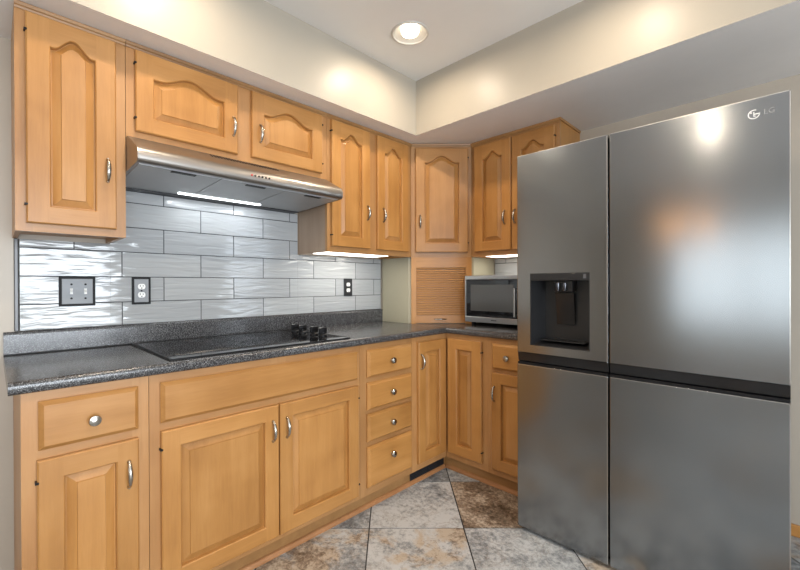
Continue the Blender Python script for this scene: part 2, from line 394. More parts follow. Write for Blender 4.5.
struct('wall_left', MB().box(-TH, 0, ROOM_Y-TH, TH, -0.1, ZC+0.16), M['wall'])
struct('wall_back', MB().box(0, ROOM_X+TH, 0, TH, -0.1, ZC+0.16), M['wall'])
def holed_wall(name, horiz, const0, const1, a0, a1, w):
    mb = MB()
    for (p0, p1, z0, z1) in ((a0, w[0], -0.1, ZC+0.16), (w[1], a1, -0.1, ZC+0.16), (w[0], w[1], -0.1, w[2]), (w[0], w[1], w[3], ZC+0.16)):
        if horiz: mb.box(p0, p1, const0, const1, z0, z1)
        else: mb.box(const0, const1, p0, p1, z0, z1)
    struct(name, mb, M['wall'])
holed_wall('wall_rear', True, ROOM_Y-TH, ROOM_Y, 0, ROOM_X+TH, WIN_REAR)
holed_wall('wall_right', False, ROOM_X, ROOM_X+TH, ROOM_Y, 0, WIN_RIGHT)
def glass_mat():
    mt, nt, b = new_mat('window_glass'); b.inputs['Roughness'].default_value = 0.0
    tr = node(nt, 'ShaderNodeBsdfTransparent'); gl = node(nt, 'ShaderNodeBsdfGlossy'); gl.inputs['Roughness'].default_value = 0.02
    mx = node(nt, 'ShaderNodeMixShader'); mx.inputs[0].default_value = 0.06
    nt.links.new(tr.outputs[0], mx.inputs[1]); nt.links.new(gl.outputs[0], mx.inputs[2])
    nt.links.new(mx.outputs[0], nt.nodes['Material Output'].inputs['Surface']); return mt
M['glass'] = glass_mat()
def window(n, horiz, wall, w):
    f = 0.05; mb = MB()
    def bx(m, a0, a1, z0, z1, d0, d1):
        if horiz: m.box(a0, a1, wall-d1, wall-d0, z0, z1)
        else: m.box(wall+d0, wall+d1, a0, a1, z0, z1)
    mid = (w[0]+w[1])/2
    for a0, a1, z0, z1 in ((w[0], w[0]+f, w[2], w[3]), (w[1]-f, w[1], w[2], w[3]), (mid-f/2, mid+f/2, w[2]+f, w[3]-f), (w[0]+f, w[1]-f, w[2], w[2]+f), (w[0]+f, w[1]-f, w[3]-f, w[3])):
        bx(mb, a0, a1, z0, z1, 0.03, 0.09)
    o = struct('window_%d' % n, mb, M['window_frame'])
    g = MB()
    for a0, a1 in ((w[0]+f, mid-f/2), (mid+f/2, w[1]-f)): bx(g, a0, a1, w[2]+f, w[3]-f, 0.057, 0.063)
    g.build('glass', M['glass'], o)
window(1, True, ROOM_Y, WIN_REAR); window(2, False, ROOM_X, WIN_RIGHT)

# soffit: dropped along both kitchen walls
SX, SY = 0.4426, 0.7021
mb = MB()
mb.prism([(0, ROOM_Y), (SX, ROOM_Y), (SX, -SY), (ROOM_X, -SY), (ROOM_X, 0), (0, 0)], 2, ZS, ZC)
mb.mi = [1 if abs(sum(mb.v[i][2] for i in f)/len(f)-ZS) < 1e-4 else 0 for f in mb.f]
struct('wall_soffit', mb, [M['soffit'], M['soffit_under']])
struct('baseboard_back', MB().box(2.10, ROOM_X, -0.016, 0, 0, 0.055, 0.004), M['base_wood'])
struct('baseboard_left', MB().box(0, 0.016, ROOM_Y, -2.66, 0, 0.055, 0.004), M['base_wood'])
struct('baseboard_right', MB().box(ROOM_X-0.016, ROOM_X, ROOM_Y+0.02, -0.02, 0, 0.055, 0.004), M['base_wood'])
struct('baseboard_rear', MB().box(0.02, ROOM_X-0.02, ROOM_Y, ROOM_Y+0.016, 0, 0.055, 0.004), M['base_wood'])

# tiled backsplash on both walls
def tiles(name, wall, spans, z_rows, off, seed):
    """wall 'L': plane x=0 running along y; 'B': plane y=0 running along x; spans: (a0, a1, top) stretches with their own top edge"""
    mb = MB(); tones = []; rnd = random.Random(seed); G = 0.0018; T = 0.348
    def bx(p0, p1, z0, z1, d0, d1, mi, bev=0.0):
        if wall == 'L': mb.box(d0, d1, p0, p1, z0, z1, bev, mi, 1)
        else: mb.box(p0, p1, -d1, -d0, z0, z1, bev, mi, 1)
    for a0, a1, tz in spans: bx(a0, a1, z_rows[0], tz, 0.0005, 0.0055, 1)
    tones += [(0, 0, 0)]*len(mb.f)
    lo, hi = spans[0][0], spans[-1][1]
    for r in range(len(z_rows)-1):
        x = off + (0.0 if r % 2 else 0.174) - 30*T
        while x < hi:
            t = (rnd.random(), rnd.random(), 0)
            for a0, a1, tz in spans:
                p0, p1 = max(x+G, a0+(G if a0 == lo else 0)), min(x+T-G, a1-(G if a1 == hi else 0))
                z0, z1 = z_rows[r]+G, min(z_rows[r+1]-G, tz-0.0005)
                if p1-p0 > 0.006 and z1-z0 > 0.004:
                    n0 = len(mb.f); bx(p0, p1, z0, z1, 0.004, 0.008, 0, 0.0007); tones += [t]*(len(mb.f)-n0)
            x += T
    o = mb.build(name, [M['tile'], M['grout']], recalc=False); o['kind'] = 'structure'
    ca = o.data.color_attributes.new('tone', 'FLOAT_COLOR', 'CORNER')
    for p in o.data.polygons:
        for li in p.loop_indices: ca.data[li].color = (*tones[p.index], 1)
ZR = [1.0065, 1.112, 1.2275, 1.343, 1.4585, 1.574, 1.6285]
tiles('trim_1', 'L', [(-2.599, -2.2960, 1.376), (-2.2960, -1.325, 1.6280), (-1.325, -0.6115, 1.376)], ZR, -2.077, 11)
tiles('trim_2', 'B', [(0.6115, 1.244, 1.376)], ZR, 0.70, 12)
struct('trim_3', MB().box(0.0, 0.011, -2.614, -2.600, 1.0065, 1.377, 0.003), M['pencil'])
# base shoe moulding in front of the toe boards
def quarter(r=0.016, n=5): return [(0, 0)]+[(r*math.cos(a), r*math.sin(a)) for a in [math.pi/2*k/n for k in range(n+1)]]
TOE, SHOE = 0.580, 0.596
mb = MB(); mb.prism([(TOE+0.0005+p[0], p[1]*1.3) for p in quarter()], 1, -2.6185, -0.596)
struct('trim_4', mb, M['shoe'], smooth=True)
mb = MB(); mb.prism([(-TOE-0.0005-p[0], p[1]*1.3) for p in quarter()], 0, 0.597, 1.238)
struct('trim_5', mb, M['shoe'], smooth=True)

# ------------------------------------------------------------------ cabinet building blocks (local frame: x right, front faces -y, z up)
T_D = 0.0210
def bell(t): return (0.5+0.5*math.cos(math.pi*min(1.0, abs(t))))
def pull(parent, u, z, h=0.086, y=-T_D):
    mb = MB(); n = 14; pts = []; rad = []
    for k in range(n+1):
        t = k/n; a = math.pi*t
        pts.append((u, y-0.004-0.022*math.sin(a)**0.6, z-h/2+h*t)); rad.append(0.0046+0.0026*math.sin(a))
    mb.tube(pts, rad, 10, flat=(1.0, 0.75))
    for s_ in (-1, 1): mb.lathe([(0.0065, 0.0), (0.006, 0.004), (0.0042, 0.008)], (u, y, z+s_*(h/2-0.001)), 1, 12, sign=-1, cap0=True, cap1=True)
    return mb.build('handle', M['nickel'], parent, smooth=True, label='satin nickel bow handle')
def knob(parent, u, z, y=-T_D):
    mb = MB(); mb.lathe([(0.0085, 0), (0.0075, 0.003), (0.0055, 0.008), (0.006, 0.013), (0.015, 0.016), (0.0175, 0.020), (0.0155, 0.0245), (0.008, 0.027), (0.0015, 0.028)], (u, y, z), 1, 24, sign=-1, cap0=True, cap1=True)
    return mb.build('knob', M['nickel'], parent, smooth=True, label='round satin nickel knob')
def loop(l, r, b, top, h, d, N=28):
    """opening outline, inset by d; starts lower left, goes right along the bottom, up, back along the top curve"""
    pts = [(l+d, b+d), (r-d, b+d)]; xc = (l+r)/2; hw = (r-l)/2
    for k in range(N+1):
        x = (r-d)+(l-r+2*d)*k/N; t = (x-xc)/(hw*0.84)
        pts.append((x, top-d+h*bell(t)))
    return pts
def door(parent, u0, u1, z0, z1, arch=0.0, stile=0.062, rail=0.060, trail=None, handle=None, hinge=None, pull_h=0.086):
    """arch>0: cathedral top; trail = top rail height at the shoulder"""
    trail = trail if trail is not None else (0.098 if arch else rail)
    c = 0.004; mb = MB(); F = -T_D; Bk = -0.0006
    l, r, b, top = u0+stile, u1-stile, z0+rail, z1-trail
    N = 28
    # outer rim and its chamfer
    o1 = [(u0, z0), (u1, z0), (u1, z1), (u0, z1)]; o2 = [(u0+c, z0+c), (u1-c, z0+c), (u1-c, z1-c), (u0+c, z1-c)]
    for a, b_, ya, yb in ((o1, o1, Bk, F+c), (o1, o2, F+c, F)):
        vs = [(p[0], ya, p[1]) for p in a]+[(p[0], yb, p[1]) for p in b_]
        mb.add(vs, [(k, (k+1) % 4, 4+(k+1) % 4, 4+k) for k in range(4)])
    A = loop(l, r, b, top, arch, 0, N)
    def quad(p): mb.add([(x, F, z) for x, z in p], [(0, 1, 2, 3)], quad.mi)
    quad.mi = 0
    quad([(u0+c, z0+c), (l, z0+c), (l, z1-c), (u0+c, z1-c)]); quad([(r, z0+c), (u1-c, z0+c), (u1-c, z1-c), (r, z1-c)])
    quad.mi = 1
    quad([(l, z0+c), (r, z0+c), (r, b), (l, b)])
    tp = A[2:]
    for k in range(len(tp)-1): quad([tp[k+1], tp[k], (tp[k][0], z1-c), (tp[k+1][0], z1-c)])
    # moulded inner edge of the frame
    prev = A; py = F
    for d, yy in ((0.0035, F+0.0035), (0.0045, F+0.0165)):
        nx = loop(l, r, b, top, arch, d, N); n = len(A)
        mb.add([(p[0], py, p[1]) for p in prev]+[(p[0], yy, p[1]) for p in nx], [(k, (k+1) % n, n+(k+1) % n, n+k) for k in range(n)])
        prev, py = nx, yy
    # back sheet so the door is solid
    mb.add([(u0, Bk, z0), (u1, Bk, z0), (u1, Bk, z1), (u0, Bk, z1)], [(0, 3, 2, 1)])
    o = mb.build('door', [M['wood_v'], M['wood_h']], parent, recalc=False)
    # raised panel
    pm = MB(); prev = loop(l, r, b, top, arch, 0.0046, N); py = F+0.0164
    for d, yy in ((0.0085, F+0.0164), (0.0320, F+0.0060), (0.0336, F+0.0025)):
        nx = loop(l, r, b, top, arch, d, N); n = len(nx)
        pm.add([(p[0], py, p[1]) for p in prev]+[(p[0], yy, p[1]) for p in nx], [(k, (k+1) % n, n+(k+1) % n, n+k) for k in range(n)])
        prev, py = nx, yy
    tp = prev[2:]; bz = prev[0][1]
    for k in range(len(tp)-1): pm.add([(tp[k+1][0], py, bz), (tp[k][0], py, bz), (tp[k][0], py, tp[k][1]), (tp[k+1][0], py, tp[k+1][1])], [(0, 1, 2, 3)])
    pm.build('panel', M['wood_v'], o, recalc=False)
    if handle: pull(o, handle[0], handle[1], pull_h)
    if hinge:
        x = u0-0.0005 if hinge == 'l' else u1+0.0005
        off = 0.064 if z1-z0 > 0.5 else 0.053
        for zz in (z0+off, z1-off):
            h = MB(); h.box(x-0.0045, x+0.0045, -T_D-0.0012, -0.001, zz-0.0035, zz+0.0035, 0.001); h.build('hinge', M['black'], o)
    return o
def slab(name, parent, u0, u1, z0, z1, knob_at=None):
    mb = MB(); F = -T_D; prev = [(u0, z0), (u1, z0), (u1, z1), (u0, z1)]; py = -0.0006
    mb.add([(p[0], py, p[1]) for p in prev], [(3, 2, 1, 0)])
    for d, yy in ((0.0, -0.0085), (0.004, -0.0125), (0.0115, F+0.001), (0.0125, F)):
        nx = [(u0+d, z0+d), (u1-d, z0+d), (u1-d, z1-d), (u0+d, z1-d)]
        mb.add([(p[0], py, p[1]) for p in prev]+[(p[0], yy, p[1]) for p in nx], [(k, (k+1) % 4, 4+(k+1) % 4, 4+k) for k in range(4)])
        prev, py = nx, yy
    mb.add([(p[0], py, p[1]) for p in prev], [(0, 1, 2, 3)])
    o = mb.build(name, M['wood_h'], parent, recalc=False)
    if knob_at: knob(o, *knob_at)
    return o
FT = 0.019
def face_frame(parent, stiles, rails, z0, z1):
    """stiles: (u0,u1); rails: (u0,u1,z0,z1)"""
    mb = MB()
    for a, b in stiles: mb.box(a, b, 0, FT, z0, z1)
    for a, b, c, d in rails: mb.box(a, b, 0, FT, c, d, mi=1)
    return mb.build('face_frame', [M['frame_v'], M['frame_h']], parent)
def moulding(parent, u0, u1, z0, z1, end_r=None):
    mb = MB(); pr = [(0.0, z0), (-0.004, z0), (-0.007, z0+0.007), (-0.011, z0+0.009), (-0.013, z1-0.003), (-0.011, z1), (0.0, z1)]
    mb.prism(pr, 0, u0, u1)
    if end_r: mb.box(u1, u1+0.009, -0.011, end_r, z0+0.008, z1)
    return mb.build('top_moulding', M['wood_trim'], parent)
ZB, ZT = 1.378, 2.1625
G = 0.0006
# wall cabinets on the left wall: local u = y - y0
def wall_cab(label, y0, y1, zb, depth=0.312):
    return thing('wall_cabinet', label, 'cabinet', (depth, y0, zb), R(90), 'maple wall cabinets')
UD = 0.312
def carcass(parent, w, h, d, z0=0.0, name='carcass', mat='wood_v', recess=0.0):
    mb = MB(); mb.box(G, w-G, FT, d-0.0008, z0+recess, h); 
    if recess:
        mb.box(G, 0.016, FT, d-0.0008, z0, z0+recess); mb.box(w-0.016, w-G, FT, d-0.0008, z0, z0+recess)
    return mb.build(name, M[mat], parent)
H = ZT-ZB
# 1: tall single-door cabinet at the left end
t = wall_cab('tall single-door maple wall cabinet at the far left, above the steel switch plate', -2.6185, -2.2955, ZB); w = 0.3230
carcass(t, w, H, UD, recess=0.018)
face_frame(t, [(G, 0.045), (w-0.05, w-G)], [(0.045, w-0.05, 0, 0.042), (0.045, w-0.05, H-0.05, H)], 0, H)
moulding(t, G, w-G, 2.1405-ZB, H)
door(t, 0.0285, 0.2885, 1.4065-ZB, 2.1345-ZB, 0.045, handle=(0.2600, 1.629-ZB), hinge='l')
# 2: short two-door cabinet over the hood
ZH = 1.781
t = wall_cab('short two-door maple wall cabinet directly above the range hood', -2.295, -1.321, ZH); w = 0.974; h2 = ZT-ZH
carcass(t, w, h2, UD)
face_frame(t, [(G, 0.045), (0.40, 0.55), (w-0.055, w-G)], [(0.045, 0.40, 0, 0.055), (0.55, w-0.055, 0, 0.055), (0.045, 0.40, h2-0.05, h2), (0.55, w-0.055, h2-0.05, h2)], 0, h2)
moulding(t, G, w-G, 2.1405-ZH, h2)
door(t, 0.031, 0.450, 1.809-ZH, 2.1345-ZH, 0.043, handle=(0.426, 1.932-ZH), hinge='l')
door(t, 0.520, 0.932, 1.812-ZH, 2.1345-ZH, 0.043, handle=(0.561, 1.934-ZH), hinge='r')
# 3: tall two-door cabinet right of the hood
t = wall_cab('tall two-door maple wall cabinet between the range hood and the corner cabinet', -1.3205, -0.611, ZB); w = 0.7095
mb = MB(); mb.box(0.0055, w-G, FT, UD-0.0008, 0.018, H); mb.box(0.0055, 0.016, FT, UD-0.0008, 0, 0.018); mb.box(w-0.016, w-G, FT, UD-0.0008, 0, 0.018); mb.build('carcass', M['wood_v'], t)
mb = MB(); mb.box(G, 0.0052, FT+0.0003, UD-0.0008, 0, H); mb.build('end_panel', M['hood_lit_side'], t, label='side panel with cool hood light in its colour')  # greyer wood colour here carries the light from the hood
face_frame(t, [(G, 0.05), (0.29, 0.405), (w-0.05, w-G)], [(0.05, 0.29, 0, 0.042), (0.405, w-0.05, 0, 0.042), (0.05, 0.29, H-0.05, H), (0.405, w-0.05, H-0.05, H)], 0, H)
moulding(t, G, w-G, 2.1405-ZB, H)
door(t, 0.0235, 0.3155, 1.4105-ZB, 2.1345-ZB, 0.045, handle=(0.2895, 1.630-ZB), hinge='l')
door(t, 0.3785, 0.6655, 1.4105-ZB, 2.1345-ZB, 0.045, handle=(0.4245, 1.632-ZB))
# 4: diagonal corner cabinet
t = thing('wall_cabinet', 'single-door maple corner wall cabinet set at an angle above the roll-front appliance garage', 'cabinet', (0.312, -0.610, ZB), R(45), 'maple wall cabinets')
w = 0.298*math.sqrt(2)
def corner_body(parent, z0, z1, name, mats, back=0.0, inset=0.0):
    g = 0.0012; k = back/math.sqrt(2)*1.0
    mb = MB()
    pts = [(g, -g), (g, -0.610), (0.312-k*0-back*0.0, -0.610), (0.610, -0.312), (0.610, -g)]
    # front edge set back along the diagonal by `back`
    s2 = back*math.sqrt(2)
    pts = [(g, -g), (g, -0.610), (0.312-s2, -0.610), (0.610, -0.312+s2), (0.610, -g)]
    mb.prism([(p[0], p[1]) for p in pts], 2, z0, z1)
    return mb.build(name, mats, parent, world=True)
corner_body(t, ZB+0.012, ZT, 'carcass', M['wood_v'], FT)
face_frame(t, [(0.001, 0.05), (w-0.05, w-0.001)], [(0.05, w-0.05, 0, 0.045), (0.05, w-0.05, H-0.05, H)], 0, H)
moulding(t, 0.008, w-0.008, 2.1405-ZB, H)
door(t, 0.031, 0.394, 1.4105-ZB, 2.1270-ZB, 0.046, handle=(0.063, 1.6225-ZB), hinge='r')
# 5: two-door cabinet on the back wall
t = thing('wall_cabinet', 'two-door maple wall cabinet above the microwave, partly behind the refrigerator', 'cabinet', (0.611, -UD, ZB), 0, 'maple wall cabinets')
w = 0.611
carcass(t, w, H, UD, recess=0.018)
face_frame(t, [(G, 0.05), (0.29, 0.33), (w-0.045, w-G)], [(0.05, 0.29, 0, 0.042), (0.33, w-0.045, 0, 0.042), (0.05, 0.29, H-0.05, H), (0.33, w-0.045, H-0.05, H)], 0, H)
moulding(t, G, w-G, 2.1405-ZB, H, end_r=0.30)
door(t, 0.032, 0.304, 1.4105-ZB, 2.1270-ZB, 0.045, handle=(0.263, 1.620-ZB))
door(t, 0.311, 0.586, 1.4105-ZB, 2.1270-ZB, 0.045, handle=(0.335, 1.618-ZB), hinge='r')

# appliance garage on the counter
ZCT = 0.914
t = thing('appliance_garage', 'roll-front appliance garage with cream sides in the counter corner', 'cabinet', (0.312, -0.610, ZCT), R(45))
gm = MB()
s2 = 0.019*math.sqrt(2); g = 0.022
gm.prism([(g, -g), (g, -0.6095), (0.312-s2, -0.6095), (0.6095, -0.312+s2), (0.6095, -g)], 2, ZCT+0.0005, 1.3775)
gm.build('carcass', M['garage_side'], t, world=True, label='cream painted side panels')
w = 0.298*math.sqrt(2); hg = 1.3772-ZCT
fm = MB(); fm.box(0.001, 0.036, 0, FT, 0.0005, hg); fm.box(w-0.042, w-0.001, 0, FT, 0.0005, hg); fm.box(0.036, w-0.042, 0, FT, 1.305-ZCT, hg, mi=1)
fm.build('face_frame', [M['wood_v'], M['wood_h']], t)
tm = MB(); zz = 0.020; tm.box(0.0365, w-0.0425, 0.008, 0.0185, 0.004, 0.058)
n_sl = 21; step = (1.305-ZCT-0.058)/n_sl
for k in range(n_sl):
    a = 0.058+k*step; p = [(0.0185, a), (0.0165, a), (0.0165, a+0.0036), (0.0065, a+0.0046), (0.0052, a+step*0.55), (0.0065, a+step-0.0012), (0.0090, a+step-0.0001), (0.0185, a+step-0.0001)]
    tm.prism(p, 0, 0.0365, w-0.0425)
dr = tm.build('tambour_door', M['slat'], t)
pm = MB(); pm.tube([(0.160+0.085*k/10, 0.006-0.020*math.sin(math.pi*k/10)**0.6, 0.033) for k in range(11)], [0.004+0.0015*math.sin(math.pi*k/10) for k in range(11)], 10)
pm.build('handle', M['nickel'], dr, smooth=True, label='satin nickel bow handle')

# ------------------------------------------------------------------ base cabinets
BD, ZTOP = 0.610, 0.8755
def base_cab(label, loc, rot, w, stiles, rails):
    t = thing('base_cabinet', label, 'cabinet', loc, rot, 'maple base cabinets')
    mb = MB(); mb.box(G, w-G, FT, BD-0.002, 0.098, ZTOP); mb.box(G, w-G, 0.030+0.001, BD-0.002, 0.0, 0.098)
    mb.build('carcass', M['wood_v'], t)
    face_frame(t, stiles, rails, 0.082, ZTOP)
    return t
def rails_at(pairs, u0, u1): return [(u0, u1, a, b) for a, b in pairs]
# a: drawer over door at the left end
w = 0.327; y0 = -2.6185
t = base_cab('narrow maple base cabinet at the left end, one drawer above one door', (BD, y0, 0), R(90), w, [(G, 0.05), (w-0.05, w-G)],
             rails_at([(0.082, 0.125), (0.66, 0.715), (0.83, ZTOP)], 0.05, w-0.05))
slab('drawer', t, 0.038, 0.294, 0.701, 0.846, (0.170, 0.766))
door(t, 0.0345, 0.2925, 0.108, 0.673, stile=0.060, handle=(0.263, 0.561), hinge='l')
# b: cooktop cabinet
w = 0.956; y0 = -2.291
t = base_cab('wide maple base cabinet under the cooktop with a false front and two doors', (BD, y0, 0), R(90), w, [(G, 0.05), (0.45, 0.53), (w-0.05, w-G)],
             rails_at([(0.082, 0.125), (0.66, 0.715), (0.83, ZTOP)], 0.05, 0.45)+rails_at([(0.082, 0.125), (0.66, 0.715), (0.83, ZTOP)], 0.53, w-0.05))
slab('false_front', t, 0.0335, 0.9365, 0.703, 0.846)
door(t, 0.0345, 0.4865, 0.108, 0.675, stile=0.060, rail=0.060, handle=(0.457, 0.568), hinge='l')
door(t, 0.4925, 0.9345, 0.108, 0.675, stile=0.060, rail=0.060, handle=(0.523, 0.568), hinge='r')
# c: drawer stack
w = 0.399; y0 = -1.3345
t = base_cab('maple base cabinet with a stack of four drawers', (BD, y0, 0), R(90), w, [(G, 0.055), (w-0.05, w-G)],
             rails_at([(0.082, 0.135), (0.325, 0.375), (0.505, 0.54), (0.66, 0.71), (0.83, ZTOP)], 0.055, w-0.05))
for a, b in ((0.702, 0.845), (0.531, 0.674), (0.364, 0.510), (0.122, 0.338)):
    slab('drawer', t, 0.0440, 0.3860, a, b, (0.2130, (a+b)/2 if b-a < 0.2 else 0.262))
# d: inside-corner cabinet (L shaped)
t = thing('base_cabinet', 'L-shaped maple corner base cabinet with a narrow door on each side', 'cabinet', (0.610, -0.610, 0), R(90), 'maple base cabinets')
mb = MB(); e = 0.002
mb.prism([(e, -e), (e, -0.9348), (0.610-FT, -0.9348), (0.610-FT, -0.610+FT), (0.9188, -0.610+FT), (0.9188, -e)], 2, 0.098, ZTOP)
mb.prism([(e, -e), (e, -0.9348), (TOE-0.001, -0.9348), (TOE-0.001, -TOE+0.001), (0.9188, -TOE+0.001), (0.9188, -e)], 2, 0.0, 0.098)
mb.build('carcass', M['wood_v'], t, world=True)
face_frame(t, [(-0.3245, -0.275), (-0.085, -0.0005)], rails_at([(0.082, 0.14), (0.80, ZTOP)], -0.275, -0.085), 0.082, ZTOP)
mb = MB()
mb.box(0.6105, 0.66, -0.610, -0.610+FT, 0.082, ZTOP); mb.box(0.865, 0.9188, -0.610, -0.610+FT, 0.082, ZTOP)
mb.box(0.66, 0.865, -0.610, -0.610+FT, 0.082, 0.14, mi=1); mb.box(0.66, 0.865, -0.610, -0.610+FT, 0.80, ZTOP, mi=1)
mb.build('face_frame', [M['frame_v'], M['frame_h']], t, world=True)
door(t, -0.2840, -0.0215, 0.124, 0.846, stile=0.062, handle=(-0.262, 0.729))
# the second leaf faces the other way: built in its own turned frame under the same cabinet
d2 = door(t, 0.027, 0.275, 0.124, 0.846, stile=0.066, hinge='r')
M2 = Matrix.Rotation(R(-90), 4, 'Z')
d2.matrix_basis = M2
# e: drawer over door beside the refrigerator
w = 0.321
w = 0.318
t = base_cab('maple base cabinet below the microwave, one drawer above one door, beside the refrigerator', (0.9192, -BD, 0), 0, w, [(G, 0.05), (w-0.03, w-G)],
             rails_at([(0.082, 0.135), (0.66, 0.715), (0.83, ZTOP)], 0.05, w-0.03))
slab('drawer', t, 0.033, 0.303, 0.700, 0.846, (0.137, 0.772))
door(t, 0.033, 0.303, 0.120, 0.680, stile=0.060, handle=(0.054, 0.558))

# toe boards (the recessed strip below the doors) with the black air register in the corner
mb = MB(); mb.box(TOE-0.0008, TOE, -2.6185, -0.581, 0.0005, 0.0815)
struct('trim_6', mb, M['wood_trim'])
mb = MB(); mb.box(0.581, 1.240, -TOE, -TOE+0.0008, 0.0005, 0.0815)
struct('trim_7', mb, M['wood_trim'])
t = thing('air_register', 'black air register in the toe kick at the inside corner', 'vent', (TOE, -0.775, 0.0225), R(90))
mb = MB(); mb.box(-0.150, 0.172, -0.006, -0.001, 0.000, 0.0565, 0.002); mb.build('frame', M['charcoal'], t)
for a, b in ((-0.144, -0.002), (0.010, 0.166)):
    mb = MB()
    for k in range(5): mb.box(a, b, -0.010, -0.0062, 0.007+k*0.009, 0.011+k*0.009)
    mb.build('grille', M['charcoal'], t)

# ------------------------------------------------------------------ countertop
t = thing('countertop', 'black speckled L-shaped worktop with a raised back lip', 'countertop', (0.3, -0.3, 0.876))
CF = 0.635
mb = MB()
poly = [(0.0012, -0.0012), (0.0012, -2.645), (CF, -2.645), (CF, -CF), (1.2385, -CF), (1.2385, -0.0012)]
bm = bmesh.new()
lo = [bm.verts.new((x, y, 0.876)) for x, y in poly]; hi = [bm.verts.new((x, y, ZCT)) for x, y in poly]
bm.faces.new(lo); bm.faces.new(hi[::-1]); front = []
for i in range(6):
    f = bm.faces.new((lo[i], hi[i], hi[(i+1) % 6], lo[(i+1) % 6]))
bmesh.ops.recalc_face_normals(bm, faces=bm.faces[:])
fe = [e_ for e_ in bm.edges if all((abs(v.co.x-CF) < 1e-5 and v.co.y <= -CF+1e-5) or (abs(v.co.y+CF) < 1e-5 and v.co.x >= CF-1e-5) for v in e_.verts) and abs(e_.verts[0].co.z-e_.verts[1].co.z) < 1e-5]
bmesh.ops.bevel(bm, geom=fe, offset=0.014, segments=5, affect='EDGES', profile=0.5)
mb.bm(bm); mb.build('worktop', M['counter'], t, world=True, smooth=True)
def lip_profile(): return [(0.0012, ZCT+0.0003), (0.020, ZCT+0.0003), (0.020, 0.994), (0.018, 1.001), (0.013, 1.0055), (0.0012, 1.0055)]
mb = MB(); mb.prism([(p[0], p[1]) for p in lip_profile()], 1, -2.645, -0.0012)
mb.prism([(-p[0], p[1]) for p in lip_profile()], 0, 0.0205, 1.2385)
mb.build('back_lip', M['counter'], t, world=True)
mb = MB(); mb.box(0.0202, 0.0265, -2.645, -2.2175, ZCT+0.0002, ZCT+0.0055, 0.001); mb.build('caulk_line', M['black'], t, world=True)

# cooktop
t = thing('cooktop', 'black glass electric cooktop with four knobs set in the worktop', 'cooktop', (0.33, -1.80, ZCT))
mb = MB(); mb.box(0.052, 0.598, -2.212, -1.392, ZCT+0.0004, ZCT+0.006, 0.0015); mb.build('glass_top', M['glass_black'], t, world=True)
mb = MB()
for a in ((0.040, 0.602, -2.221, -2.2125), (0.048, 0.602, -1.3915, -1.387), (0.5985, 0.602, -2.2125, -1.3915), (0.048, 0.0515, -2.2125, -1.3915)):
    mb.box(a[0], a[1], a[2], a[3], ZCT+0.0003, ZCT+0.0075, 0.001)
mb.build('rim', M['black'], t, world=True)
for (cx, cy, r) in ((0.20, -2.04, 0.075), (0.44, -2.03, 0.10), (0.20, -1.70, 0.10), (0.44, -1.70, 0.075)):
    mb = MB()
    for rr in (r, r*0.55): mb.lathe([(rr-0.0012, 0), (rr-0.0012, 0.0003), (rr, 0.0003), (rr, 0)], (cx, cy, ZCT+0.006), 2, 40)
    mb.build('burner_ring', plain('burner_print', (0.05, 0.05, 0.052), 0.2), t, world=True)
for kx in (0.185, 0.262, 0.372, 0.452):
    c = (kx, -1.452, ZCT+0.006)
    mb = MB(); mb.lathe([(0.0225, 0.0), (0.0225, 0.007), (0.019, 0.011), (0.012, 0.013), (0.012, 0.020), (0.001, 0.0205)], c, 2, 24, cap0=True, cap1=True)
    mb.box(kx-0.0060, kx+0.0060, c[1]-0.0225, c[1]+0.0225, c[2]+0.012, c[2]+0.044, 0.002)
    kb = mb.build('knob', M['black'], t, world=True, smooth=True)
    mb = MB(); mb.box(kx-0.0012, kx+0.0012, c[1]-0.0228, c[1]-0.004, c[2]+0.0441, c[2]+0.0446); mb.build('pointer', M['white_plastic'], kb, world=True)

# ------------------------------------------------------------------ range hood
HY0, HY1 = -2.2940, -1.3440
t = thing('range_hood', 'stainless steel under-cabinet range hood with a lit strip underneath', 'range hood', (0.0, -1.81, 1.63))
prof = [(0.0015, 1.7800), (0.3140, 1.7800), (0.335, 1.7790), (0.452, 1.7165), (0.470, 1.7060), (0.482, 1.6960), (0.488, 1.6840), (0.489, 1.664), (0.486, 1.6530), (0.478, 1.6470), (0.468, 1.6470), (0.468, 1.655), (0.0015, 1.640)]
mb = MB(); mb.prism(prof, 1, HY0+0.004, HY1-0.004); mb.build('canopy', M['hood_steel'], t, world=True, smooth=True)
for y in (HY0, HY1-0.004):
    mb = MB(); sp = [(0.0015, 1.7800), (0.335, 1.7795), (0.470, 1.7060), (0.482, 1.6960), (0.489, 1.6840), (0.4895, 1.656), (0.480, 1.6465), (0.0015, 1.630)]
    mb.prism(sp, 1, y, y+0.004); mb.build('end_cap', M['hood_steel'], t, world=True)
mb = MB(); mb.prism([(0.060, 1.6425), (0.466, 1.6545), (0.466, 1.648), (0.135, 1.6355), (0.060, 1.633)], 1, HY0+0.006, HY1-0.006); mb.build('bottom_pan', M['hood_under'], t, world=True)
mb = MB(); mb.box(0.0015, 0.0595, HY0+0.006, HY1-0.006, 1.6285, 1.6395); mb.build('rear_flange', M['charcoal'], t, world=True)
L3 = (HY1-HY0-0.02)/3
for k in range(3):
    a = HY0+0.010+k*L3; mb = MB()
    mb.prism([(0.140, 1.6350), (0.455, 1.6472), (0.455, 1.6442), (0.140, 1.6320)], 1, a+0.0015, a+L3-0.0015); f = mb.build('filter', M['hood_under'], t, world=True, label='grey filter panel with a finger slot')
    mb = MB(); mb.prism([(0.425, 1.6432), (0.445, 1.6440), (0.445, 1.6412), (0.425, 1.6404)], 1, a+L3*0.38, a+L3*0.68); mb.build('finger_slot', M['black'], f, world=True)
